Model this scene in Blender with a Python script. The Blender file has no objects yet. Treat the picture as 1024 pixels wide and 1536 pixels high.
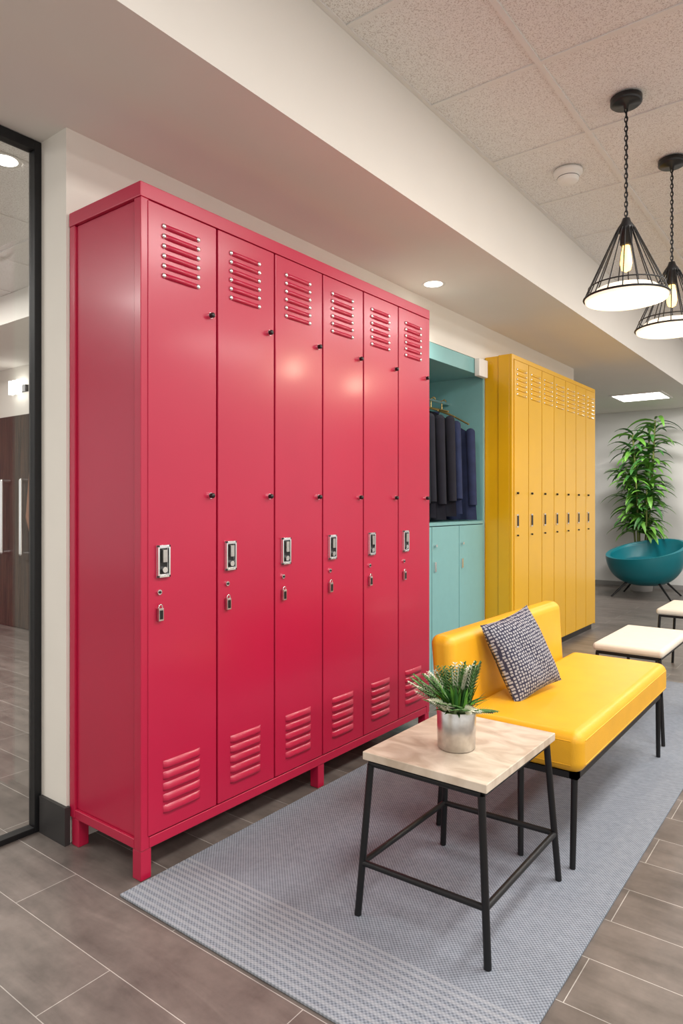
import bpy, math, random
from mathutils import Vector, Matrix
random.seed(7)
S=bpy.context.scene
H=1.12
# ------------------------------------------------------------ materials
def srgb(r,g,b):
    f=lambda c:(c/12.92 if c<=0.04045 else ((c+0.055)/1.055)**2.4)
    return (f(r/255),f(g/255),f(b/255),1)
def mat(name,col,rough=0.5,metal=0.0,emit=None,es=0,coat=0,noise=0,nscale=20,bump=0,bscale=200,trans=0,spec=None):
    m=bpy.data.materials.new(name); m.use_nodes=True
    nt=m.node_tree; b=nt.nodes['Principled BSDF']
    b.inputs['Base Color'].default_value=col
    b.inputs['Roughness'].default_value=rough
    b.inputs['Metallic'].default_value=metal
    if spec is not None: b.inputs['Specular IOR Level'].default_value=spec
    if coat: b.inputs['Coat Weight'].default_value=coat; b.inputs['Coat Roughness'].default_value=0.15
    if emit: b.inputs['Emission Color'].default_value=emit; b.inputs['Emission Strength'].default_value=es
    if trans: b.inputs['Transmission Weight'].default_value=trans
    geo=nt.nodes.new('ShaderNodeNewGeometry')
    n=nt.nodes.new('ShaderNodeTexNoise'); n.inputs['Scale'].default_value=nscale; n.inputs['Detail'].default_value=4
    nt.links.new(geo.outputs['Position'],n.inputs['Vector'])
    mr=nt.nodes.new('ShaderNodeMapRange'); mr.inputs[3].default_value=1-noise; mr.inputs[4].default_value=1+noise
    mr.inputs[1].default_value=0.3; mr.inputs[2].default_value=0.7
    nt.links.new(n.outputs['Fac'],mr.inputs[0])
    mx=nt.nodes.new('ShaderNodeVectorMath'); mx.operation='MULTIPLY'
    mx.inputs[0].default_value=col[:3]
    nt.links.new(mr.outputs[0],mx.inputs[1])
    nt.links.new(mx.outputs[0],b.inputs['Base Color'])
    if bump:
        n2=nt.nodes.new('ShaderNodeTexNoise'); n2.inputs['Scale'].default_value=bscale
        nt.links.new(geo.outputs['Position'],n2.inputs['Vector'])
        bp=nt.nodes.new('ShaderNodeBump'); bp.inputs['Strength'].default_value=bump; bp.inputs['Distance'].default_value=0.002
        nt.links.new(n2.outputs['Fac'],bp.inputs['Height']); nt.links.new(bp.outputs[0],b.inputs['Normal'])
    return m
M={}
M['red']=mat('red_enamel',srgb(184,24,64),0.33,coat=0.2,noise=0.03,nscale=3)
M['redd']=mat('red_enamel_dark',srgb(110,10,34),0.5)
M['yel']=mat('yellow_enamel',srgb(230,176,18),0.3,coat=0.25,noise=0.03,nscale=3)
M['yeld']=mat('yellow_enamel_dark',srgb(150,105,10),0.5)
M['teal']=mat('teal_enamel',srgb(128,182,184),0.4,noise=0.02)
M['teald']=mat('teal_shadow_gap',srgb(50,110,112),0.5)
M['chrome']=mat('chrome',(0.85,0.85,0.86,1),0.15,1.0)
M['steel']=mat('brushed_steel',(0.62,0.60,0.57,1),0.3,1.0,noise=0.1,nscale=60)
M['black']=mat('black_metal',srgb(26,26,28),0.45,0.3)
M['blackp']=mat('black_plastic',srgb(18,18,20),0.35)
M['wall']=mat('wall_paint',srgb(233,228,219),0.8,noise=0.015,nscale=4,bump=0.1)
M['soff']=mat('soffit_paint',srgb(233,229,222),0.8,noise=0.01,nscale=4)
M['farwall']=mat('far_wall_paint',srgb(230,230,228),0.8)
M['base']=mat('dark_baseboard',srgb(52,50,50),0.5)
M['basel']=mat('grey_baseboard',srgb(150,148,146),0.5)
M['grid']=mat('ceiling_grid_paint',srgb(230,227,223),0.6)
M['leather']=mat('yellow_leather',srgb(232,172,32),0.42,noise=0.05,nscale=9,bump=0.25,bscale=260)
M['white']=mat('white_plastic',srgb(238,236,232),0.5)
M['cream']=mat('cream_upholstery',srgb(222,214,200),0.7,noise=0.03,bump=0.3,bscale=400)
M['navy']=mat('navy_fabric',srgb(36,46,80),0.9,noise=0.2,nscale=14,bump=0.4)
M['navy2']=mat('midnight_fabric',srgb(20,22,36),0.9,noise=0.2,nscale=14,bump=0.4)
M['gold']=mat('brass_wire',srgb(205,175,110),0.3,0.8)
M['leaf']=mat('leaf_green',srgb(98,152,58),0.5,noise=0.35,nscale=9)
M['leaf2']=mat('leaf_dark_green',srgb(56,108,48),0.5,noise=0.3,nscale=30)
M['leaf3']=mat('fern_green',srgb(92,128,72),0.6,noise=0.3,nscale=30)
M['leafw']=mat('pale_flower_spike',srgb(222,224,204),0.7)
M['stem']=mat('plant_stem',srgb(110,120,60),0.7)
M['soil']=mat('soil',srgb(50,38,28),0.9)
M['petrol']=mat('teal_leather',srgb(16,116,128),0.3,noise=0.05,nscale=5)
M['petrold']=mat('teal_cushion',srgb(12,98,112),0.4)
M['glow']=mat('opal_glow',(1,0.9,0.75,1),0.4,emit=(1,0.84,0.64,1),es=0.9)
M['bulb']=mat('amber_bulb',(1,0.7,0.3,1),0.3,emit=(1,0.55,0.14,1),es=3.5)
M['lamp']=mat('lamp_diffuser',(1,1,1,1),0.4,emit=(1,0.96,0.9,1),es=6)
M['strap']=mat('brown_wood_pull',srgb(120,85,66),0.5)
def glassmat():
    m=bpy.data.materials.new('clear_glass'); m.use_nodes=True; nt=m.node_tree
    for n in list(nt.nodes): nt.nodes.remove(n)
    o=nt.nodes.new('ShaderNodeOutputMaterial'); t=nt.nodes.new('ShaderNodeBsdfTransparent'); t.inputs[0].default_value=(0.96,0.97,0.97,1)
    g=nt.nodes.new('ShaderNodeBsdfGlossy'); g.inputs['Roughness'].default_value=0.02
    mx=nt.nodes.new('ShaderNodeMixShader'); mx.inputs[0].default_value=0.05
    nt.links.new(t.outputs[0],mx.inputs[1]); nt.links.new(g.outputs[0],mx.inputs[2]); nt.links.new(mx.outputs[0],o.inputs[0])
    return m
M['glass']=glassmat()
def posnode(nt): return nt.nodes.new('ShaderNodeNewGeometry').outputs['Position']
def floor_mat():
    m=bpy.data.materials.new('wood_look_floor_tile'); m.use_nodes=True; nt=m.node_tree; b=nt.nodes['Principled BSDF']; L=nt.links
    mp=nt.nodes.new('ShaderNodeMapping'); mp.inputs['Location'].default_value=(0.524,-0.951+0.185*20,0)
    L.new(posnode(nt),mp.inputs[0])
    br=nt.nodes.new('ShaderNodeTexBrick'); br.offset=0.5; br.offset_frequency=2
    br.inputs['Scale'].default_value=1; br.inputs['Brick Width'].default_value=0.9; br.inputs['Row Height'].default_value=0.185
    br.inputs['Mortar Size'].default_value=0.0012; br.inputs['Mortar Smooth'].default_value=0.2; br.inputs['Bias'].default_value=0
    br.inputs['Color1'].default_value=srgb(103,95,90); br.inputs['Color2'].default_value=srgb(117,109,104); br.inputs['Mortar'].default_value=srgb(182,177,172)
    L.new(mp.outputs[0],br.inputs['Vector'])
    mp2=nt.nodes.new('ShaderNodeMapping'); mp2.inputs['Scale'].default_value=(2.0,9,1); L.new(posnode(nt),mp2.inputs[0])
    n=nt.nodes.new('ShaderNodeTexNoise'); n.inputs['Scale'].default_value=1.6; n.inputs['Detail'].default_value=9; n.inputs['Roughness'].default_value=0.65; n.inputs['Distortion'].default_value=0.6
    L.new(mp2.outputs[0],n.inputs['Vector'])
    n3=nt.nodes.new('ShaderNodeTexNoise'); n3.inputs['Scale'].default_value=8; n3.inputs['Detail'].default_value=8; n3.inputs['Roughness'].default_value=0.7; L.new(posnode(nt),n3.inputs['Vector'])
    ad=nt.nodes.new('ShaderNodeMath'); ad.operation='ADD'; L.new(n.outputs['Fac'],ad.inputs[0]); L.new(n3.outputs['Fac'],ad.inputs[1])
    mr=nt.nodes.new('ShaderNodeMapRange'); mr.inputs[1].default_value=0.7; mr.inputs[2].default_value=1.3; mr.inputs[3].default_value=0.62; mr.inputs[4].default_value=1.34
    L.new(ad.outputs[0],mr.inputs[0])
    v=nt.nodes.new('ShaderNodeVectorMath'); v.operation='MULTIPLY'; L.new(br.outputs['Color'],v.inputs[0]); L.new(mr.outputs[0],v.inputs[1])
    L.new(v.outputs[0],b.inputs['Base Color']); b.inputs['Roughness'].default_value=0.34
    bp=nt.nodes.new('ShaderNodeBump'); bp.inputs['Strength'].default_value=0.4; bp.inputs['Distance'].default_value=0.001; bp.invert=True
    L.new(br.outputs['Fac'],bp.inputs['Height']); L.new(bp.outputs[0],b.inputs['Normal'])
    return m
M['floor']=floor_mat()
def tile_mat():
    m=mat('speckled_ceiling_tile',srgb(222,214,207),0.9); nt=m.node_tree; b=nt.nodes['Principled BSDF']; L=nt.links
    n=nt.nodes.new('ShaderNodeTexNoise'); n.inputs['Scale'].default_value=230; n.inputs['Detail'].default_value=3; L.new(posnode(nt),n.inputs['Vector'])
    cr=nt.nodes.new('ShaderNodeValToRGB'); cr.color_ramp.elements[0].position=0.33; cr.color_ramp.elements[0].color=srgb(192,184,178)
    cr.color_ramp.elements[1].position=0.50; cr.color_ramp.elements[1].color=srgb(238,236,233)
    L.new(n.outputs['Fac'],cr.inputs[0]); L.new(cr.outputs[0],b.inputs['Base Color'])
    return m
M['tile']=tile_mat()
def rug_mat():
    m=bpy.data.materials.new('woven_rug'); m.use_nodes=True; nt=m.node_tree; b=nt.nodes['Principled BSDF']; L=nt.links
    p=posnode(nt)
    sp=nt.nodes.new('ShaderNodeSeparateXYZ'); L.new(p,sp.inputs[0])
    def M2(op,a,bv=None):
        x=nt.nodes.new('ShaderNodeMath'); x.operation=op
        for i,q in enumerate((a,bv)):
            if q is None: continue
            if isinstance(q,(int,float)): x.inputs[i].default_value=q
            else: L.new(q,x.inputs[i])
        return x.outputs[0]
    wx=M2('SINE',M2('MULTIPLY',sp.outputs[0],2*math.pi/0.011))
    wy=M2('SINE',M2('MULTIPLY',sp.outputs[1],2*math.pi/0.011))
    wv=M2('MULTIPLY',wx,wy)
    wv=M2('ADD',M2('MULTIPLY',wv,0.5),0.5)
    st=M2('SINE',M2('MULTIPLY',sp.outputs[1],2*math.pi/0.022))
    st=M2('GREATER_THAN',st,0.1)
    zone=M2('LESS_THAN',sp.outputs[1],1.40)
    st=M2('MULTIPLY',st,zone)
    n=nt.nodes.new('ShaderNodeTexNoise'); n.inputs['Scale'].default_value=60; n.inputs['Detail'].default_value=4; L.new(p,n.inputs['Vector'])
    f=M2('ADD',M2('MULTIPLY',wv,0.7),M2('MULTIPLY',n.outputs['Fac'],0.4))
    cr=nt.nodes.new('ShaderNodeValToRGB'); cr.color_ramp.elements[0].position=0.1; cr.color_ramp.elements[0].color=srgb(90,97,108)
    cr.color_ramp.elements[1].position=0.95; cr.color_ramp.elements[1].color=srgb(160,167,178)
    L.new(f,cr.inputs[0])
    mx=nt.nodes.new('ShaderNodeMixRGB'); mx.inputs[2].default_value=srgb(180,183,188); L.new(cr.outputs[0],mx.inputs[1]); L.new(M2('MULTIPLY',st,0.38),mx.inputs[0])
    L.new(mx.outputs[0],b.inputs['Base Color']); b.inputs['Roughness'].default_value=0.95; b.inputs['Specular IOR Level'].default_value=0.1
    bp=nt.nodes.new('ShaderNodeBump'); bp.inputs['Strength'].default_value=0.5; bp.inputs['Distance'].default_value=0.002; L.new(f,bp.inputs['Height']); L.new(bp.outputs[0],b.inputs['Normal'])
    return m
M['rug']=rug_mat()
def wood_mat(name,c1,c2,sc,stretch,rough):
    m=bpy.data.materials.new(name); m.use_nodes=True; nt=m.node_tree; b=nt.nodes['Principled BSDF']; L=nt.links
    mp=nt.nodes.new('ShaderNodeMapping'); mp.inputs['Scale'].default_value=stretch; L.new(posnode(nt),mp.inputs[0])
    n=nt.nodes.new('ShaderNodeTexNoise'); n.inputs['Scale'].default_value=sc; n.inputs['Detail'].default_value=8; n.inputs['Distortion'].default_value=0.9; L.new(mp.outputs[0],n.inputs['Vector'])
    cr=nt.nodes.new('ShaderNodeValToRGB'); cr.color_ramp.elements[0].position=0.35; cr.color_ramp.elements[0].color=c1
    cr.color_ramp.elements[1].position=0.62; cr.color_ramp.elements[1].color=c2
    L.new(n.outputs['Fac'],cr.inputs[0]); L.new(cr.outputs[0],b.inputs['Base Color']); b.inputs['Roughness'].default_value=rough
    return m
M['darkwood']=wood_mat('walnut_door',srgb(32,22,17),srgb(70,48,36),3,(14,14,0.8),0.6)
M['palewood']=wood_mat('pale_oak_top',srgb(186,168,148),srgb(216,202,184),3.0,(3,5,2),0.5)
def pillow_mat():
    m=bpy.data.materials.new('patterned_cushion_fabric'); m.use_nodes=True; nt=m.node_tree; b=nt.nodes['Principled BSDF']; L=nt.links
    tc=nt.nodes.new('ShaderNodeTexCoord')
    mp=nt.nodes.new('ShaderNodeMapping'); mp.inputs['Scale'].default_value=(27,27,0); L.new(tc.outputs['Generated'],mp.inputs[0])
    v=nt.nodes.new('ShaderNodeTexVoronoi'); v.feature='F1'; v.distance='CHEBYCHEV'; v.inputs['Scale'].default_value=1; v.inputs['Randomness'].default_value=0.28
    L.new(mp.outputs[0],v.inputs['Vector'])
    cr=nt.nodes.new('ShaderNodeValToRGB')
    cr.color_ramp.elements[0].position=0.25; cr.color_ramp.elements[0].color=srgb(172,171,176); cr.color_ramp.elements[1].position=0.36; cr.color_ramp.elements[1].color=srgb(54,55,76)
    L.new(v.outputs['Distance'],cr.inputs[0]); L.new(cr.outputs[0],b.inputs['Base Color']); b.inputs['Roughness'].default_value=0.95
    return m
M['pillow']=pillow_mat()

# ------------------------------------------------------------ mesh builder
class MB:
    def __init__(s): s.v=[];s.f=[];s.m=[];s.sm=[];s.mats=[]
    def mi(s,k):
        if k not in s.mats: s.mats.append(k)
        return s.mats.index(k)
    def add(s,vs,fs,k,smooth=False):
        o=len(s.v); s.v+= [tuple(v) for v in vs]; i=s.mi(k)
        for f in fs: s.f.append(tuple(o+a for a in f)); s.m.append(i); s.sm.append(smooth)
    def box(s,x0,x1,y0,y1,z0,z1,k):
        vs=[(x,y,z) for z in (z0,z1) for y in (y0,y1) for x in (x0,x1)]
        s.add(vs,[(0,2,3,1),(4,5,7,6),(0,1,5,4),(2,6,7,3),(0,4,6,2),(1,3,7,5)],k)
    def cyl(s,p0,p1,r,k,seg=12,r1=None,smooth=True,caps=True):
        p0=Vector(p0);p1=Vector(p1); r1=r if r1 is None else r1
        d=(p1-p0).normalized(); a=Vector((0,0,1)) if abs(d.z)<0.9 else Vector((1,0,0))
        u=d.cross(a).normalized(); w=d.cross(u)
        vs=[];
        for p,rr in((p0,r),(p1,r1)):
            for i in range(seg):
                t=2*math.pi*i/seg; vs.append(p+u*math.cos(t)*rr+w*math.sin(t)*rr)
        s.add(vs,[(i,(i+1)%seg,seg+(i+1)%seg,seg+i) for i in range(seg)],k,smooth)
        if caps:
            s.add(vs[:seg],[tuple(range(seg))[::-1]],k); s.add(vs[seg:],[tuple(range(seg))],k)
    def tube(s,pts,r,k,seg=8):
        for a,b in zip(pts[:-1],pts[1:]): s.cyl(a,b,r,k,seg)
        for p in pts[1:-1]: s.sph(p,r,k,8,6)
    def sph(s,c,r,k,seg=16,rings=10,sc=(1,1,1)):
        vs=[];fs=[]
        for j in range(rings+1):
            ph=math.pi*j/rings
            for i in range(seg):
                t=2*math.pi*i/seg
                vs.append((c[0]+r*sc[0]*math.sin(ph)*math.cos(t),c[1]+r*sc[1]*math.sin(ph)*math.sin(t),c[2]+r*sc[2]*math.cos(ph)))
        for j in range(rings):
            for i in range(seg):
                fs.append((j*seg+i,(j+1)*seg+i,(j+1)*seg+(i+1)%seg,j*seg+(i+1)%seg))
        s.add(vs,fs,k,True)
    def lathe(s,c,prof,k,seg=32):
        vs=[];fs=[]
        for r,z in prof:
            for i in range(seg):
                t=2*math.pi*i/seg; vs.append((c[0]+r*math.cos(t),c[1]+r*math.sin(t),c[2]+z))
        for j in range(len(prof)-1):
            for i in range(seg): fs.append((j*seg+i,j*seg+(i+1)%seg,(j+1)*seg+(i+1)%seg,(j+1)*seg+i))
        s.add(vs,fs,k,True)
    def torus(s,c,R,r,k,rot=None,sc=(1,1,1),seg=20,ss=8):
        rot=rot or Matrix.Identity(3); vs=[];fs=[]; c=Vector(c)
        for i in range(seg):
            a=2*math.pi*i/seg
            for j in range(ss):
                b=2*math.pi*j/ss
                p=Vector(((R+r*math.cos(b))*math.cos(a)*sc[0],(R+r*math.cos(b))*math.sin(a)*sc[1],r*math.sin(b)*sc[2]))
                vs.append(c+rot@p)
        for i in range(seg):
            for j in range(ss):
                fs.append((i*ss+j,((i+1)%seg)*ss+j,((i+1)%seg)*ss+(j+1)%ss,i*ss+(j+1)%ss))
        s.add(vs,fs,k,True)
    def leaf(s,base,dirv,length,width,droop,k,n=6,side=None):
        p=Vector(base); d=Vector(dirv).normalized(); vs=[];fs=[]
        up=Vector((0,0,1))
        sd=d.cross(up); 
        if sd.length<0.05: sd=Vector((1,0,0))
        sd.normalize()
        if side is not None: sd=(sd*math.cos(side)+d.cross(sd)*math.sin(side)).normalized()
        for i in range(n+1):
            t=i/n; w=width*0.5*(math.sin(math.pi*min(1,0.12+t*0.88))**0.7)
            if i==n: w=width*0.02
            nrm=sd.cross(d).normalized()
            vs+= [p-sd*w+nrm*w*0.35,p.copy(),p+sd*w+nrm*w*0.35]
            p=p+d*(length/n); d=(d+Vector((0,0,-droop/n))).normalized()
        for i in range(n):
            a=i*3; fs+=[(a,a+1,a+4,a+3),(a+1,a+2,a+5,a+4)]
        s.add(vs,fs,k,True)
    def build(s,name,parent=None,bevel=0,seg=2,recalc=True):
        me=bpy.data.meshes.new(name); me.from_pydata(s.v,[],s.f)
        for k in s.mats: me.materials.append(M[k])
        me.polygons.foreach_set('material_index',s.m); me.polygons.foreach_set('use_smooth',s.sm); me.update()
        o=bpy.data.objects.new(name,me); S.collection.objects.link(o)
        if bevel:
            b=o.modifiers.new('bevel','BEVEL'); b.width=bevel; b.segments=seg; b.limit_method='ANGLE'; b.angle_limit=math.radians(50); b.harden_normals=True
        if parent: o.parent=parent
        return o
def empty(name,loc=(0,0,0)):
    e=bpy.data.objects.new(name,None); e.empty_display_size=0.1; S.collection.objects.link(e); return e
def bx(name,x0,x1,y0,y1,z0,z1,k,parent=None,bevel=0,seg=2):
    b=MB(); b.box(x0,x1,y0,y1,z0,z1,k); return b.build(name,parent,bevel,seg)

# ------------------------------------------------------------ room shell
ZS=2.355; ZC=2.802; XB=-1.444; XW=-2.064; YF=9.6; XR=3.6; YN=-2.6; XL=-2.262
bx('floor',-9,XR+.1,YN-.1,YF+.1,-0.1,0,'floor')
bx('wall_back',-2.225,XW,1.215,3.1,0,ZS,'wall')
bx('wall_back_header',-2.15,XW,3.1,4.34,2.105,ZS,'wall')
bx('wall_back_far',-2.225,XW-0.002,4.34,6.22,0,ZS,'wall')
bx('wall_closet',-2.8,-2.7,3.2,6.22,0,ZS,'wall')
bx('wall_lobby',-9,-2.225,3.1,3.2,0,3.0,'wall')
bx('wall_lobby_left',-9.1,-9,YN,3.2,0,3.0,'wall')
bx('wall_end',-5.0,XR+.1,YF,YF+.1,0,ZC+.1,'farwall')
bx('wall_end_left',-5.1,-5.0,3.2,YF+.1,0,ZC+.1,'farwall')
bx('ceiling_soffit',XL,XB,YN,3.2,ZS,ZC+.1,'soff')
bx('ceiling_soffit_far',-5.0,XB,3.2,YF,ZS,ZC+.1,'soff')
bx('ceiling_lobby',-9,XL,YN,3.1,2.56,2.66,'tile')
bx('ceiling_lobby_soffit',-9,XL-.002,2.3,3.098,2.36,2.558,'soff')
bx('ceiling',XB,XR,YN,YF,ZC,ZC+.1,'tile')
g=MB()
y=2.505-0.6*8
while y<YF:
    if y>YN: g.box(XB+.021,XR,y-.011,y+.011,ZC-.006,ZC-.0005,'grid')
    y+=0.6
x=-0.965
while x<XR: g.box(x-.011,x+.011,YN,YF,ZC-.0065,ZC-.0004,'grid'); x+=0.6
g.box(XB+.0005,XB+.02,YN,YF,ZC-.006,ZC-.0005,'grid')
g.build('trim_1')
g=MB()
for i in range(14): g.box(-9,-2.27,YN+.3+i*.6-.012,YN+.3+i*.6+.012,2.553,2.5595,'grid') if YN+.3+i*.6<2.3 else None
for i in range(11): g.box(-2.8-i*.6,-2.776-i*.6,YN,2.29,2.5535,2.5595,'grid')
g.build('trim_2')
w=MB(); w.box(XR,XR+.1,YN,YF,0,0.5,'wall'); w.box(XR,XR+.1,YN,YF,2.5,ZC,'wall')
for yy in (YN,0.4,3.4,6.4,YF-.3): w.box(XR,XR+.1,yy,yy+.3,0.5,2.5,'wall')  # unseen wall, bays left open to let world light in
w.build('wall_right')
w=MB(); w.box(-9,XR,YN-.1,YN,0,0.3,'wall'); w.box(-9,XR,YN-.1,YN,2.5,3.0,'wall')
w.box(-2.6,-0.6,YN-.1,YN,.3,2.5,'wall')  # unseen section closed to keep world light off the red locker side
for xx in (-9,-6,XR-.3): w.box(xx,xx+.3,YN-.1,YN,.3,2.5,'wall')
w.build('wall_near')
b=MB(); b.box(-2.212,XW+.012,1.203,1.2145,0,0.125,'base'); b.box(XW+.0005,XW+.012,1.2145,1.222,0,0.125,'base'); b.build('baseboard_back')
bx('baseboard_end',-5.0,XR,YF-.015,YF-.0005,0,0.06,'basel')
bx('baseboard_lobby',-9,-7.4,3.085,3.0995,0,0.1,'base')
gp=empty('glass_partition')
b=MB(); b.box(-2.256,-2.217,1.190,1.2145,0.001,ZS-.002,'black'); b.box(-2.256,-2.217,YN+.01,1.190,ZS-.035,ZS-.002,'black'); b.box(-2.256,-2.217,YN+.01,1.190,0.001,0.02,'black'); b.box(-2.256,-2.217,-.3,-.26,0.02,ZS-.035,'black')
b.build('frame',gp,0.002)
b=MB(); b.box(-2.240,-2.232,YN+.01,-.3,0.02,ZS-.035,'glass'); b.box(-2.240,-2.232,-.26,1.190,0.02,ZS-.035,'glass'); b.build('glass_pane',gp)
dr=empty('door_1')
b=MB()
b.box(-7.3,-5.95,3.055,3.099,0.005,1.91,'darkwood'); b.box(-5.94,-4.6,3.055,3.099,0.005,1.91,'darkwood'); b.build('door_leaves',dr,0.003)
b=MB()
for hx in (-6.12,-5.78):
    b.tube([(hx,3.05,1.32),(hx,2.98,1.32),(hx,2.98,0.68),(hx,3.05,0.68)],0.02,'chrome',12)
b.build('pull_handles',dr)
b=MB(); b.tube([(-5.5,3.04,1.75),(-5.62,3.0,1.4),(-5.66,2.99,1.0),(-5.6,3.03,0.7)],0.03,'strap',8); b.build('wood_pull',dr)
e=empty('wall_sconce')
b=MB(); b.box(-6.1,-5.88,3.07,3.099,2.12,2.18,'black'); b.build('sconce_backplate',e)
b=MB()
for i in range(3): b.cyl((-6.07+i*.07,3.04,2.10),(-6.07+i*.07,3.04,2.22),0.022,'lamp',12)
b.build('sconce_tubes',e)

# ------------------------------------------------------------ red locker bank
def louvers(b,X,y0,y1,zs,k,h=0.011,out=0.009,rivet=None):
    for z in zs:
        prof=[(0.0,h),(0.45,h*0.75),(0.85,h*0.2),(1.0,-h*0.35),(0.85,-h*0.75),(0.0,-h)]
        n=len(prof); vs=[]
        for yy,s_ in ((y0,0.0),(y0+0.012,1.0),(y1-0.012,1.0),(y1,0.0)):
            for o_,dz in prof: vs.append((X+out*o_*s_+0.0004,yy,z+dz))
        fs=[]
        for q in range(3):
            for i in range(n-1): fs.append((q*n+i,q*n+i+1,(q+1)*n+i+1,(q+1)*n+i))
        b.add(vs,fs,k,True)
        if rivet:
            for yy in (y0-.004,y1+.004):
                b.sph((X+.002,yy,z),0.008,rivet,12,8,(0.7,1,1))
def latch(b,X,y,z,w=0.046,h=0.098):
    b.box(X,X+.004,y-w/2,y+w/2,z-h/2,z+h/2,'chrome')
    for s_ in(-1,1): b.box(X+.004,X+.011,y+s_*w/2-(0.006 if s_>0 else 0),y+s_*w/2+(0 if s_>0 else .006),z-h/2,z+h/2,'chrome')
    b.box(X+.004,X+.011,y-w/2,y+w/2,z+h/2-.007,z+h/2,'chrome'); b.box(X+.004,X+.011,y-w/2,y+w/2,z-h/2,z-h/2+.007,'chrome')
    b.box(X+.004,X+.006,y-w/2+.008,y+w/2-.008,z-h/2+.01,z+h/2-.01,'blackp')
    b.box(X+.006,X+.016,y-.008,y+.008,z-.003,z+h/2-.014,'steel')
    b.cyl((X+.006,y,z-.026),(X+.015,y,z-.026),0.009,'chrome',14)
def knob(b,X,y,z,r=0.008):
    b.cyl((X,y,z),(X+.008,y,z),r*1.15,'chrome',14); b.cyl((X+.008,y,z),(X+.018,y,z),r,'blackp',14); b.sph((X+.018,y,z),r*0.95,'blackp',12,8,(.5,1,1))
def padlock(b,X,y,z):
    b.cyl((X,y,z+.062),(X+.006,y,z+.062),0.008,'chrome',14); b.cyl((X+.006,y,z+.062),(X+.009,y,z+.062),0.004,'blackp',8)
    b.torus((X+.009,y,z+.016),0.007,0.0018,'chrome',Matrix.Rotation(math.pi/2,3,'Y'),(1.3,1,1),16,6)
    b.box(X+.002,X+.013,y-.009,y+.009,z-.024,z+.014,'steel'); b.box(X+.013,X+.0145,y-.006,y+.006,z-.019,z+.008,'blackp')
XF=-1.678; Y0=1.224; Y1=2.915; ZT=2.073
rl=empty('red_locker_bank')
b=MB(); xb=XW+.004
pz=0.09
for yy in (Y0,Y1-.03):
    b.box(XF-.034,XF,yy,yy+.03,pz,ZT-.045,'red'); b.box(xb,xb+.03,yy,yy+.03,pz,ZT-.045,'red')
    b.box(xb+.03,XF-.034,yy+.009,yy+.021,pz+.03,ZT-.045,'red')
    b.box(xb+.03,XF-.034,yy,yy+.03,pz,pz+.03,'red')
b.box(xb,XF,Y0-.002,Y1+.002,ZT-.045,ZT,'red')
b.box(xb,XF-.012,Y0+.03,Y1-.03,pz,pz+.03,'red')
b.box(XF-.034,XF,Y0+.03,Y1-.03,pz,pz+.033,'red')
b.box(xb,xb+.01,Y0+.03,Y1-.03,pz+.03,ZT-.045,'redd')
b.build('carcass',rl,0.003)
b=MB()
for yy in (Y0,(Y0+Y1)/2-.02,Y1-.04):
    b.box(XF-.044,XF-.003,yy+.002,yy+.04,0.0,pz,'red'); b.box(xb+.01,xb+.05,yy+.002,yy+.04,0.0,pz,'red')
b.build('legs',rl,0.003)
d=MB(); lv=MB(); hw=MB(); dv=MB()
YA=Y0+.02
DW=(Y1-.012-YA)/6
for i in range(6):
    a=YA+DW*i
    d.box(XF-.018,XF+.003,a+.0035,a+DW-.0035,0.127,ZT-.049,'red')
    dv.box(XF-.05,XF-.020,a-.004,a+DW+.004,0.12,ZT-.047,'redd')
    louvers(lv,XF+.003,a+.064,a+.190,[1.962-.030*j for j in range(6)],'red',0.0085,0.010,'chrome')
    louvers(lv,XF+.003,a+.058,a+.202,[0.325-.034*j for j in range(5)],'red',0.012,0.010)
    latch(hw,XF+.003,a+.055,0.945); padlock(hw,XF+.003,a+.042,0.79)
    knob(hw,XF+.003,a+.243,1.73,0.0085); knob(hw,XF+.003,a+.243,1.145,0.0085)
d.build('doors',rl,0.003); dv.build('inner_liner',rl); lv.build('louvers',rl); hw.build('latches_and_knobs',rl,0.0012,1)

# ------------------------------------------------------------ yellow locker bank
yl=empty('yellow_locker_bank')
YX=-1.86; A0=4.35; A1=6.17; ZY=2.135
b=MB(); yb=XW+.002
b.box(yb,YX-.02,A0,A1,0.05,ZY,'yel'); b.box(YX-.10,YX-.02,A0-.008,A1+.002,0.05,ZY+.002,'yel')
b.box(YX-.02,YX,A0-.008,A0+.02,0.05,ZY+.002,'yel');b.box(YX-.02,YX,A1-.02,A1+.002,0.05,ZY+.002,'yel')
b.box(YX-.02,YX,A0+.02,A1-.02,ZY-.03,ZY+.002,'yel')
b.build('carcass',yl,0.003)
b=MB(); b.box(yb+.01,YX-.03,A0+.01,A1-.01,0,0.05,'blackp'); b.build('plinth',yl)
d=MB();hw=MB();lv=MB()
dw=(A1-A0-.04)/7
for i in range(7):
    a=A0+.02+dw*i
    d.box(YX-.019,YX+.004,a+.005,a+dw-.005,0.06,ZY-.034,'yel')
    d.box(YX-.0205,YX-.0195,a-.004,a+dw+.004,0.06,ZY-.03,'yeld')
    louvers(lv,YX+.004,a+.05,a+.20,[2.04-.034*j for j in range(6)],'yel',0.0095,0.01,'chrome')
    b2=hw; b2.box(YX+.004,YX+.016,a+.022,a+.05,0.955,1.045,'chrome'); b2.box(YX+.016,YX+.02,a+.026,a+.046,0.965,1.035,'blackp')
    knob(hw,YX+.004,a+.035,1.19,0.008); knob(hw,YX+.004,a+.035,0.9,0.006)
d.build('doors',yl,0.003); lv.build('louvers',yl); hw.build('latches_and_knobs',yl)

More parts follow.
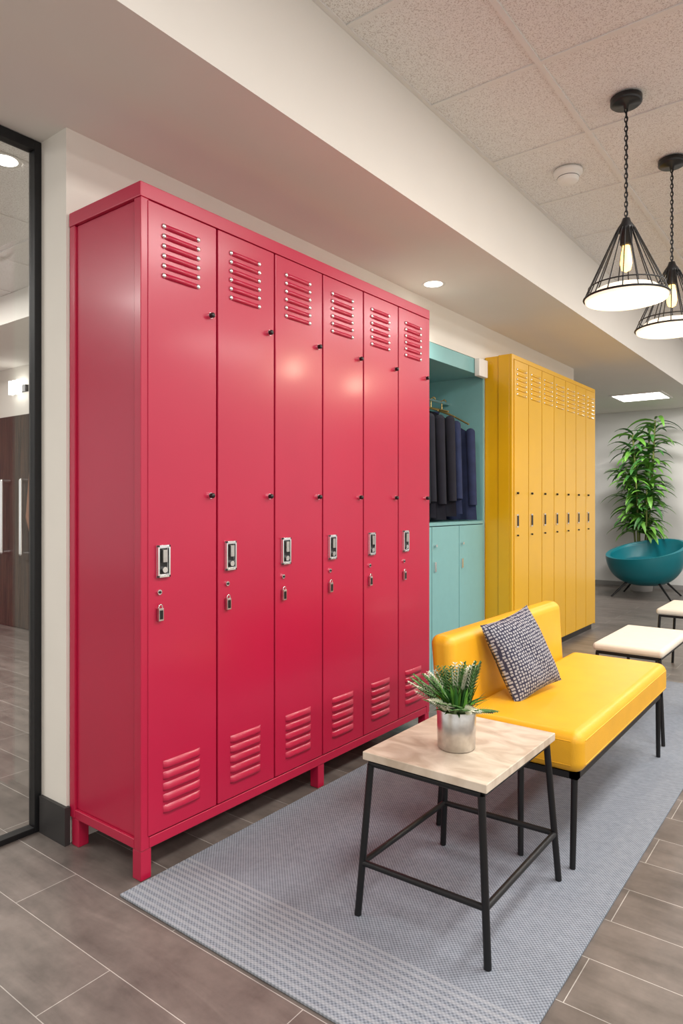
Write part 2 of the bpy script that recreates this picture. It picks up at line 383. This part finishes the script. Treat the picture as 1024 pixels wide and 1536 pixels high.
# ------------------------------------------------------------ teal wardrobe locker
tl=empty('teal_wardrobe_locker')
T0=3.22;T1=4.335;TX=-2.058;TB=-2.62
b=MB()
b.box(TB,TX,T0,T0+.025,0.0,2.10,'teal'); b.box(TB,TX,T1-.025,T1,0,2.10,'teal')
b.box(TB,TB+.015,T0+.025,T1-.025,0,2.1,'teal'); b.box(TB+.015,TX,T0+.025,T1-.025,2.0,2.10,'teal')
b.box(TB+.015,TX,T0+.025,T1-.025,0.98,1.0,'teal'); b.box(TB+.015,TX-.03,T0+.025,T1-.025,0,0.06,'teald')
b.build('carcass',tl,0.002)
b=MB(); h=MB()
for i in range(3):
    a=T0+.027+i*.3545
    b.box(TX-.02,TX+.002,a+.002,a+.3505,0.065,0.975,'teal')
    h.cyl((TX+.002,a+.03,0.86),(TX+.02,a+.03,0.86),0.009,'chrome',12); h.box(TX+.002,TX+.012,a+.02,a+.04,0.70,0.76,'chrome')
b.build('lower_doors',tl,0.002); h.build('door_knobs',tl)
b=MB(); b.cyl((-2.32,T0+.025,1.83),(-2.32,T1-.025,1.83),0.012,'chrome',14); b.build('hanging_rail',tl)
b=MB(); b.box(TX+.0005,TX+.04,T1-.16,T1-.03,1.98,2.10,'white'); b.build('label_box',tl,0.006)
def garment(i,y,k,x1,zt,zb,ph,slant=0.0):
    e=empty('hanging_jacket')
    m=MB()
    nx=24; nz=12; xc=-2.32
    hw_=x1-xc
    for side in(-1,1):
        vs=[];fs=[]
        for j in range(nz+1):
            t=j/nz; z=zt+(zb-zt)*t
            for q in range(nx+1):
                s_=-1+2*q/nx
                wid=hw_*(0.84+0.16*t)
                x=xc+s_*wid+slant*t*max(0,s_)
                zz=z-(abs(s_)**1.5)*0.10*(1-t)
                th=(0.022+0.026*t)*(1-abs(s_)**4)+0.012*math.sin(s_*13+ph+side)*t*(1-abs(s_)**6)
                vs.append((x,y+side*max(th,0.001),zz))
        for j in range(nz):
            for q in range(nx):
                a=j*(nx+1)+q; fs.append((a,a+1,a+nx+2,a+nx+1))
        m.add(vs,fs,k,True)
    m.cyl((x1-.045,y-.008,zt-.09),(x1-.02,y-.02,zb+.10),0.032,k,14,0.028)
    m.sph((x1-.045,y-.008,zt-.09),0.032,k,12,8)
    m.torus((xc,y,zt+.005),0.045,0.010,k,Matrix.Identity(3),(1.2,.5,1),16,6)
    m.build('jacket_body',e)
    h=MB(); h.tube([(x1-.06,y,zt-.03),(xc,y,1.775),(2*xc-x1+.06,y,zt-.03)],0.006,'gold',6)
    pts=[(xc,y,1.775),(xc,y,1.795)]+[(xc-.019*math.cos(a)*1.0+0.019,y,1.81+.036*math.sin(a)*1.0) for a in [0.0,.5,1.0,1.57,2.1,2.6]]
    h.tube(pts,0.004,'gold',6); h.build('hanger',e)
for i,(y,k,x1,zt,zb) in enumerate([(3.50,'navy2',-2.09,1.745,1.02),(3.61,'navy2',-2.07,1.75,1.02),(3.71,'navy2',-2.085,1.745,1.03),(3.81,'navy2',-2.07,1.745,1.015),(3.93,'navy2',-2.062,1.75,1.035),(4.05,'navy',-2.08,1.73,1.05),(4.20,'navy',-2.05,1.69,1.008)]):
    garment(i,y,k,x1,zt,zb,i*1.7)

# ------------------------------------------------------------ rug
bx('area_rug',-1.668,-0.541,1.146,4.60,0.0005,0.008,'rug',None,0.002)
RZ=0.0094
# ------------------------------------------------------------ side table
st=empty('side_table')
bx('tabletop',-1.062,-0.70,1.485,1.945,0.428,0.450,'palewood',st,0.002)
b=MB()
tops=[(-1.045,1.50),(-.72,1.50),(-.72,1.93),(-1.045,1.93)]
bots=[(-1.072,1.478),(-.700,1.492),(-.700,1.972),(-1.072,1.95)]
for t,q in zip(tops,bots): b.cyl((t[0],t[1],0.415),(q[0],q[1],RZ),0.0095,'black',12)
for i in range(4):
    a=tops[i];c=tops[(i+1)%4]; b.tube([(a[0],a[1],0.418),(c[0],c[1],0.418)],0.009,'black',10)
    def at(k): 
        t=(0.415-0.150)/(0.415-RZ); return (tops[k][0]+(bots[k][0]-tops[k][0])*t,tops[k][1]+(bots[k][1]-tops[k][1])*t,0.150)
    b.tube([at(i),at((i+1)%4)],0.0085,'black',10)
b.build('metal_frame',st)
# ------------------------------------------------------------ potted plant on table
pp=empty('potted_fern')
pc=(-0.874,1.665,0.4502)
b=MB(); b.lathe(pc,[(0.0,0.0),(0.047,0.0),(0.051,0.004),(0.0525,0.05),(0.053,0.106),(0.0515,0.108),(0.0495,0.106),(0.049,0.095),(0.0,0.095)],'steel',40); b.build('metal_pot',pp)
b=MB(); b.lathe(pc,[(0.0,0.0965),(0.0488,0.0965)],'soil',24); b.build('soil_top',pp)
b=MB()
def frond(base,dv_,L,white):
    p=base.copy(); d=dv_.normalized(); n=13
    sd=d.cross(Vector((0,0,1))); sd=sd.normalized() if sd.length>.05 else Vector((1,0,0))
    for s_ in range(n):
        t=s_/n; q=p+d*(L/n); b.cyl(p,q,0.0011,'leaf3',4,caps=False)
        if t>0.15:
            w_=0.026*math.sin(math.pi*(0.15+0.8*t))**0.8
            k='leafw' if (white and t>0.45) else ('leaf3' if s_%3 else 'leaf2')
            for sg in(-1,1): b.leaf(q,sd*sg*0.8+d*0.9,w_,0.0058 if k!='leafw' else 0.005,0.2,k,3)
            if k=='leafw': 
                nn=sd.cross(d)
                for sg in(-1,1): b.leaf(q,nn*sg*0.8+d*0.9,w_*0.7,0.0045,0,k,2)
        p=q; d=(d+Vector((0,0,-.03))).normalized()
for i in range(80):
    a=i*2.39996; el=0.42+1.05*((i*0.618)%1); r=random.uniform(0,0.035)
    dv_=Vector((math.cos(a)*math.cos(el),math.sin(a)*math.cos(el),math.sin(el)))
    base=Vector(pc)+Vector((math.cos(a)*r,math.sin(a)*r,0.095))
    frond(base,dv_,random.uniform(0.078,0.104)+0.035*math.sin(el),i%3==0)
for i in range(60):
    a=random.uniform(0,2*math.pi); el=random.uniform(0.4,1.45); r=random.uniform(0,0.035)
    dv_=Vector((math.cos(a)*math.cos(el),math.sin(a)*math.cos(el),math.sin(el)))
    base=Vector(pc)+Vector((math.cos(a)*r,math.sin(a)*r,0.095))
    b.leaf(base,dv_,random.uniform(0.07,0.10),0.009,0.5,random.choice(['leaf','leaf2']),5,random.uniform(-.6,.6))
b.build('fern_fronds',pp)

# ------------------------------------------------------------ yellow bench sofa
sf=empty('bench_sofa')
bx('seat_cushion',-1.075,-0.655,2.045,3.20,0.298,0.425,'leather',sf,0.035,6)
b=MB()
z0,z1=0.30,0.665; 
vs=[]
for (x0,x1,z) in ((-1.155,-1.072,z0),(-1.185,-1.095,z1)):
    for y in (2.045,3.12):
        vs+=[(x0,y,z),(x1,y,z)]
b.add(vs,[(0,2,3,1),(4,5,7,6),(0,1,5,4),(2,6,7,3),(0,4,6,2),(1,3,7,5)],'leather')
b.build('backrest',sf,0.034,6)
b=MB()
for z in (0.325,0.398):
    b.tube([(-1.04,2.0465,z),(-0.69,2.0465,z)],0.0022,'leather',6); b.tube([(-0.6565,2.08,z),(-0.6565,3.165,z)],0.0022,'leather',6)
b.build('seam_piping',sf)
b=MB()
b.box(-1.15,-0.675,2.065,2.09,0.278,0.298,'black'); b.box(-1.15,-0.675,3.155,3.18,0.278,0.298,'black')
b.box(-0.70,-0.675,2.065,3.18,0.278,0.298,'black'); b.box(-1.15,-1.125,2.065,3.18,0.278,0.298,'black')
for (x,y,x2,y2) in ((-.688,2.078,-.688,2.06),(-.688,3.168,-.693,3.195),(-1.137,2.078,-1.15,2.06),(-1.137,3.168,-1.15,3.185),(-.86,2.078,-.845,2.04)):
    b.cyl((x,y,0.285),(x2,y2,RZ),0.0105,'black',12,0.009)
b.build('metal_base',sf)
def pillow(name,c,normal,size,th,k):
    n=26; vs=[];fs=[]
    for side in(-1,1):
        for i in range(n+1):
            for j in range(n+1):
                u=-1+2*i/n; v=-1+2*j/n
                pin=1-0.08*(1-u*u)*abs(v)**2; pin2=1-0.08*(1-v*v)*abs(u)**2
                x=u*size/2*pin2; y=v*size/2*pin
                t=th/2*((1-abs(u)**2.6)*(1-abs(v)**2.6))**0.55
                w=0.004*math.sin(u*7+v*4)*(1-u*u)*(1-v*v)
                vs.append((x,y,side*t+w))
    N=(n+1)**2
    for i in range(n):
        for j in range(n):
            a=i*(n+1)+j; fs.append((a,a+1,a+n+2,a+n+1)); fs.append((N+a,N+a+n+1,N+a+n+2,N+a+1))
    m=MB(); m.add(vs,fs,k,True); o=m.build(name)
    o.matrix_world=Matrix.Translation(c)@normal.to_4x4()
    return o
zl=Vector((0.86,-0.22,0.40)).normalized(); xl=Vector((0,1,0)); xl=(xl-zl*xl.dot(zl)).normalized(); yl_=zl.cross(xl)
R=Matrix((xl,yl_,zl)).transposed()
R=R@Matrix.Rotation(math.radians(3),3,'Z')
pillow('throw_pillow',Vector((-0.985,2.39,0.565)),R,0.305,0.11,'pillow')

# ------------------------------------------------------------ stools
def stool(cx,cy,wx,wy,z0):
    e=empty('upholstered_stool')
    bx('seat_pad',cx-wx/2,cx+wx/2,cy-wy/2,cy+wy/2,0.405,0.445,'cream',e,0.018,4)
    b=MB()
    P=[(cx-wx/2+.02,cy-wy/2+.02),(cx+wx/2-.02,cy-wy/2+.02),(cx+wx/2-.02,cy+wy/2-.02),(cx-wx/2+.02,cy+wy/2-.02)]
    for i in range(4):
        a=P[i];c=P[(i+1)%4]; b.tube([(a[0],a[1],0.398),(c[0],c[1],0.398)],0.008,'black',8)
        sx=0.02 if a[0]>cx else -.02; sy=0.02 if a[1]>cy else -.02
        b.cyl((a[0],a[1],0.398),(a[0]+sx,a[1]+sy,z0),0.0085,'black',10)
    b.build('metal_legs',e)
stool(-0.865,3.66,0.32,0.62,RZ)
stool(-0.87,4.93,0.32,0.50,0.0010)

# ------------------------------------------------------------ pendants
def pendant(x,y):
    e=empty('pendant_lamp')
    b=MB(); b.lathe((x,y,ZC-.007),[(0.0,0),(0.062,0),(0.062,-.022),(0.055,-.028),(0.012,-.03),(0.008,-.045),(0,-.045)],'blackp',28); b.build('ceiling_canopy',e)
    zt=2.29; zb=1.955
    b=MB(); z=ZC-.055; i=0
    while z>zt+.005:
        b.torus((x,y,z),0.0065,0.0019,'black',Matrix.Rotation(math.pi/2*(i%2),3,'Z')@Matrix.Rotation(math.pi/2,3,'X'),(1,1.9,1),12,6); z-=0.0195; i+=1
    b.cyl((x+.003,y,ZC-.05),(x+.003,y,zt),0.0016,'black',6)
    b.build('chain',e)
    b=MB()
    b.lathe((x,y,0),[(0,zt+.01),(0.014,zt+.008),(0.02,zt-.01),(0.034,zt-.03),(0.036,zt-.045),(0.024,zt-.05),(0.024,zt-.1),(0,zt-.1)],'black',20)
    for i in range(18):
        a=2*math.pi*i/18
        b.cyl((x+.034*math.cos(a),y+.034*math.sin(a),zt-.035),(x+.165*math.cos(a),y+.165*math.sin(a),zb+.018),0.0026,'black',6)
    b.torus((x,y,zb+.018),0.165,0.0045,'black',seg=48); b.torus((x,y,zb+.062),0.1465,0.003,'black',seg=40)
    b.build('wire_cage',e)
    b=MB(); b.lathe((x,y,zb),[(0.118,0.052),(0.162,0.016),(0.160,0.006),(0.155,0.004),(0.0,0.004)],'glow',40); b.build('opal_diffuser',e)
    b=MB(); b.lathe((x,y,0),[(0,zt-.10),(0.014,zt-.105),(0.020,zt-.14),(0.024,zt-.18),(0.018,zt-.205),(0,zt-.215)],'bulb',16); b.build('filament_bulb',e)
    l=bpy.data.lights.new('pendant_light','POINT'); l.energy=6; l.color=(1,0.8,0.55); l.shadow_soft_size=0.05
    o=bpy.data.objects.new('pendant_light',l); o.location=(x,y,zb-.06); S.collection.objects.link(o); o.parent=e
pendant(-0.759,2.934); pendant(-0.719,3.60)
e=empty('smoke_detector')
b=MB(); b.lathe((-1.158,3.40,ZC-.007),[(0,0),(0.07,0),(0.07,-.014),(0.06,-.02),(0.056,-.022),(0.05,-.05),(0.044,-.056),(0,-.058)],'white',32)
b.torus((-1.158,3.40,ZC-.042),0.052,0.002,'base',seg=32); b.build('detector_body',e)
def down(x,y,z,r,en):
    e=empty('recessed_downlight')
    b=MB(); b.lathe((x,y,z),[(r,-.001),(r+.014,-.004),(r+.016,-.0005)],'white',32); b.build('trim_ring',e)
    b=MB(); b.lathe((x,y,z),[(0,-.002),(r,-.002)],'lamp',32); b.build('diffuser',e)
    if en:
        l=bpy.data.lights.new('down_spot','SPOT'); l.energy=en; l.spot_size=2.3; l.spot_blend=0.8; l.shadow_soft_size=0.05; l.color=(1,.92,.82)
        o=bpy.data.objects.new('down_spot',l); o.location=(x,y,z-.02); S.collection.objects.link(o); o.parent=e
down(-1.896,3.337,ZS,0.05,26)
down(-2.83,1.39,2.553,0.05,20)
down(-4.6,1.6,2.553,0.05,20)
e=empty('ceiling_light_panel')
bx('panel_frame',-2.26,-1.70,8.0,8.56,ZS-.012,ZS-.0005,'white',e); bx('panel_diffuser',-2.23,-1.73,8.03,8.53,ZS-.014,ZS-.0125,'lamp',e)
def area(name,x,y,z,sx,sy,en,col=(1,.955,.90)):
    l=bpy.data.lights.new(name,'AREA'); l.shape='RECTANGLE'; l.size=sx; l.size_y=sy; l.energy=en; l.color=col
    o=bpy.data.objects.new(name,l); o.location=(x,y,z); S.collection.objects.link(o); return o
for (x,y) in ((0.25,0.2),(0.25,2.6),(0.25,5.0),(0.25,7.4),(2.05,0.2),(2.05,2.6),(2.05,5.0)):
    area('added_ceiling_light',x-.0,y,ZC-.012,0.57,1.17,44)  # added area lights out of view, light the room without any fixture
area('end_room_light',-2.0,8.28,ZS-.02,0.5,0.5,28)
area('lobby_fill_light',-5.0,1.2,2.53,1.1,0.55,100); area('lobby_fill_light',-3.6,-0.6,2.53,1.1,0.55,55)  # added fill, brightens the lobby without any fixture

# ------------------------------------------------------------ lounge chair (teal bowl)
ch=empty('bowl_lounge_chair')
cx,cy=-2.02,8.70
def shell(off):
    nu=48;nv=18;vs=[];fs=[]
    th0=math.radians(62)
    for j in range(nv+1):
        t=j/nv
        for i in range(nu):
            a=2*math.pi*i/nu
            back=0.5+0.5*math.cos(a-th0)
            rim=0.33+0.225*back**1.1
            ph=t*math.pi/2
            r=0.46*math.sin(ph)**0.75*(1-off*1.2)
            z=0.13+off*0.5+rim*(1-math.cos(ph))
            z=min(z,0.13+rim)
            vs.append((cx+r*math.cos(a),cy+r*math.sin(a)*0.92,z))
    for j in range(nv):
        for i in range(nu): fs.append((j*nu+i,j*nu+(i+1)%nu,(j+1)*nu+(i+1)%nu,(j+1)*nu+i))
    return vs,fs,nu,nv
m=MB(); vo,fo,nu,nv=shell(0); m.add(vo,fo,'petrol',True)
vi,fi,_,_=shell(0.09); m.add(vi,[f[::-1] for f in fi],'petrol',True)
base=nv*nu
vv=vo[base:base+nu]+vi[base:base+nu]; m.add(vv,[(i,(i+1)%nu,nu+(i+1)%nu,nu+i) for i in range(nu)],'petrol',True)
m.build('bowl_shell',ch)
m=MB(); m.sph((cx,cy-.02,0.34),0.35,'petrold',28,14,(1,0.9,0.40)); m.build('seat_cushion',ch)
m=MB()
for sx,sy in((-1,-1),(1,-1),(-1,1),(1,1)):
    m.cyl((cx+sx*.16,cy+sy*.15,0.2),(cx+sx*.33,cy+sy*.28,0.0010),0.014,'black',10,0.01)
m.build('legs',ch)

# ------------------------------------------------------------ tall plant
tp=empty('tall_potted_plant')
tx,ty=-2.20,9.22
b=MB(); b.lathe((tx,ty,0.0005),[(0,0),(0.13,0),(0.16,0.32),(0.15,0.33),(0.14,0.3),(0,0.3)],'white',32); b.build('planter',tp)
b=MB()
for s_ in range(6):
    a=s_*1.05; r=0.05; hgt=[2.17,2.02,1.8,1.5,2.0,1.3][s_]
    pts=[(tx+r*math.cos(a),ty+r*math.sin(a),0.3),(tx+r*2.2*math.cos(a)+.02,ty+r*1.3*math.sin(a)-.02,hgt*.6),(tx+r*3.4*math.cos(a),ty+r*1.4*math.sin(a)-.02,hgt)]
    b.tube(pts,0.011,'stem',7)
    nl=int(62*(hgt-.6)/1.3)
    for q in range(nl):
        t=(q+random.random())/nl; z=0.70+(hgt-0.70)*t+.02
        u=min(1,z/hgt); px=tx+r*3.4*math.cos(a)*u; py=ty+r*1.4*math.sin(a)*u-.02*u
        aa=random.uniform(0,2*math.pi); el=random.uniform(0.1,0.9)
        dd=Vector((math.cos(aa)*math.cos(el),math.sin(aa)*math.cos(el)*(0.5 if math.sin(aa)>0 else .8),math.sin(el)))
        Lf=random.uniform(0.26,0.42)
        if math.sin(aa)>0.3: Lf=0.22
        b.leaf((px,py,z),dd,Lf,random.uniform(0.045,0.07),1.7,random.choice(['leaf','leaf','leaf2']),7,random.uniform(-.5,.5))
b.build('stems_and_leaves',tp)

# ------------------------------------------------------------ world, camera
w=bpy.data.worlds.new('world'); S.world=w; w.use_nodes=True
w.node_tree.nodes['Background'].inputs[0].default_value=(1,0.99,0.975,1); w.node_tree.nodes['Background'].inputs[1].default_value=1.15
cam=bpy.data.cameras.new('camera'); co=bpy.data.objects.new('camera',cam); S.collection.objects.link(co); S.camera=co
cam.sensor_fit='VERTICAL'; cam.sensor_height=36; cam.lens=1013/1536*36; cam.shift_y=-13/1536; cam.clip_start=0.02
co.location=(0,0,H); co.rotation_euler=(math.pi/2,0,math.radians(37.35))
S.view_settings.view_transform='Standard'; S.view_settings.look='None'; S.view_settings.exposure=0.0
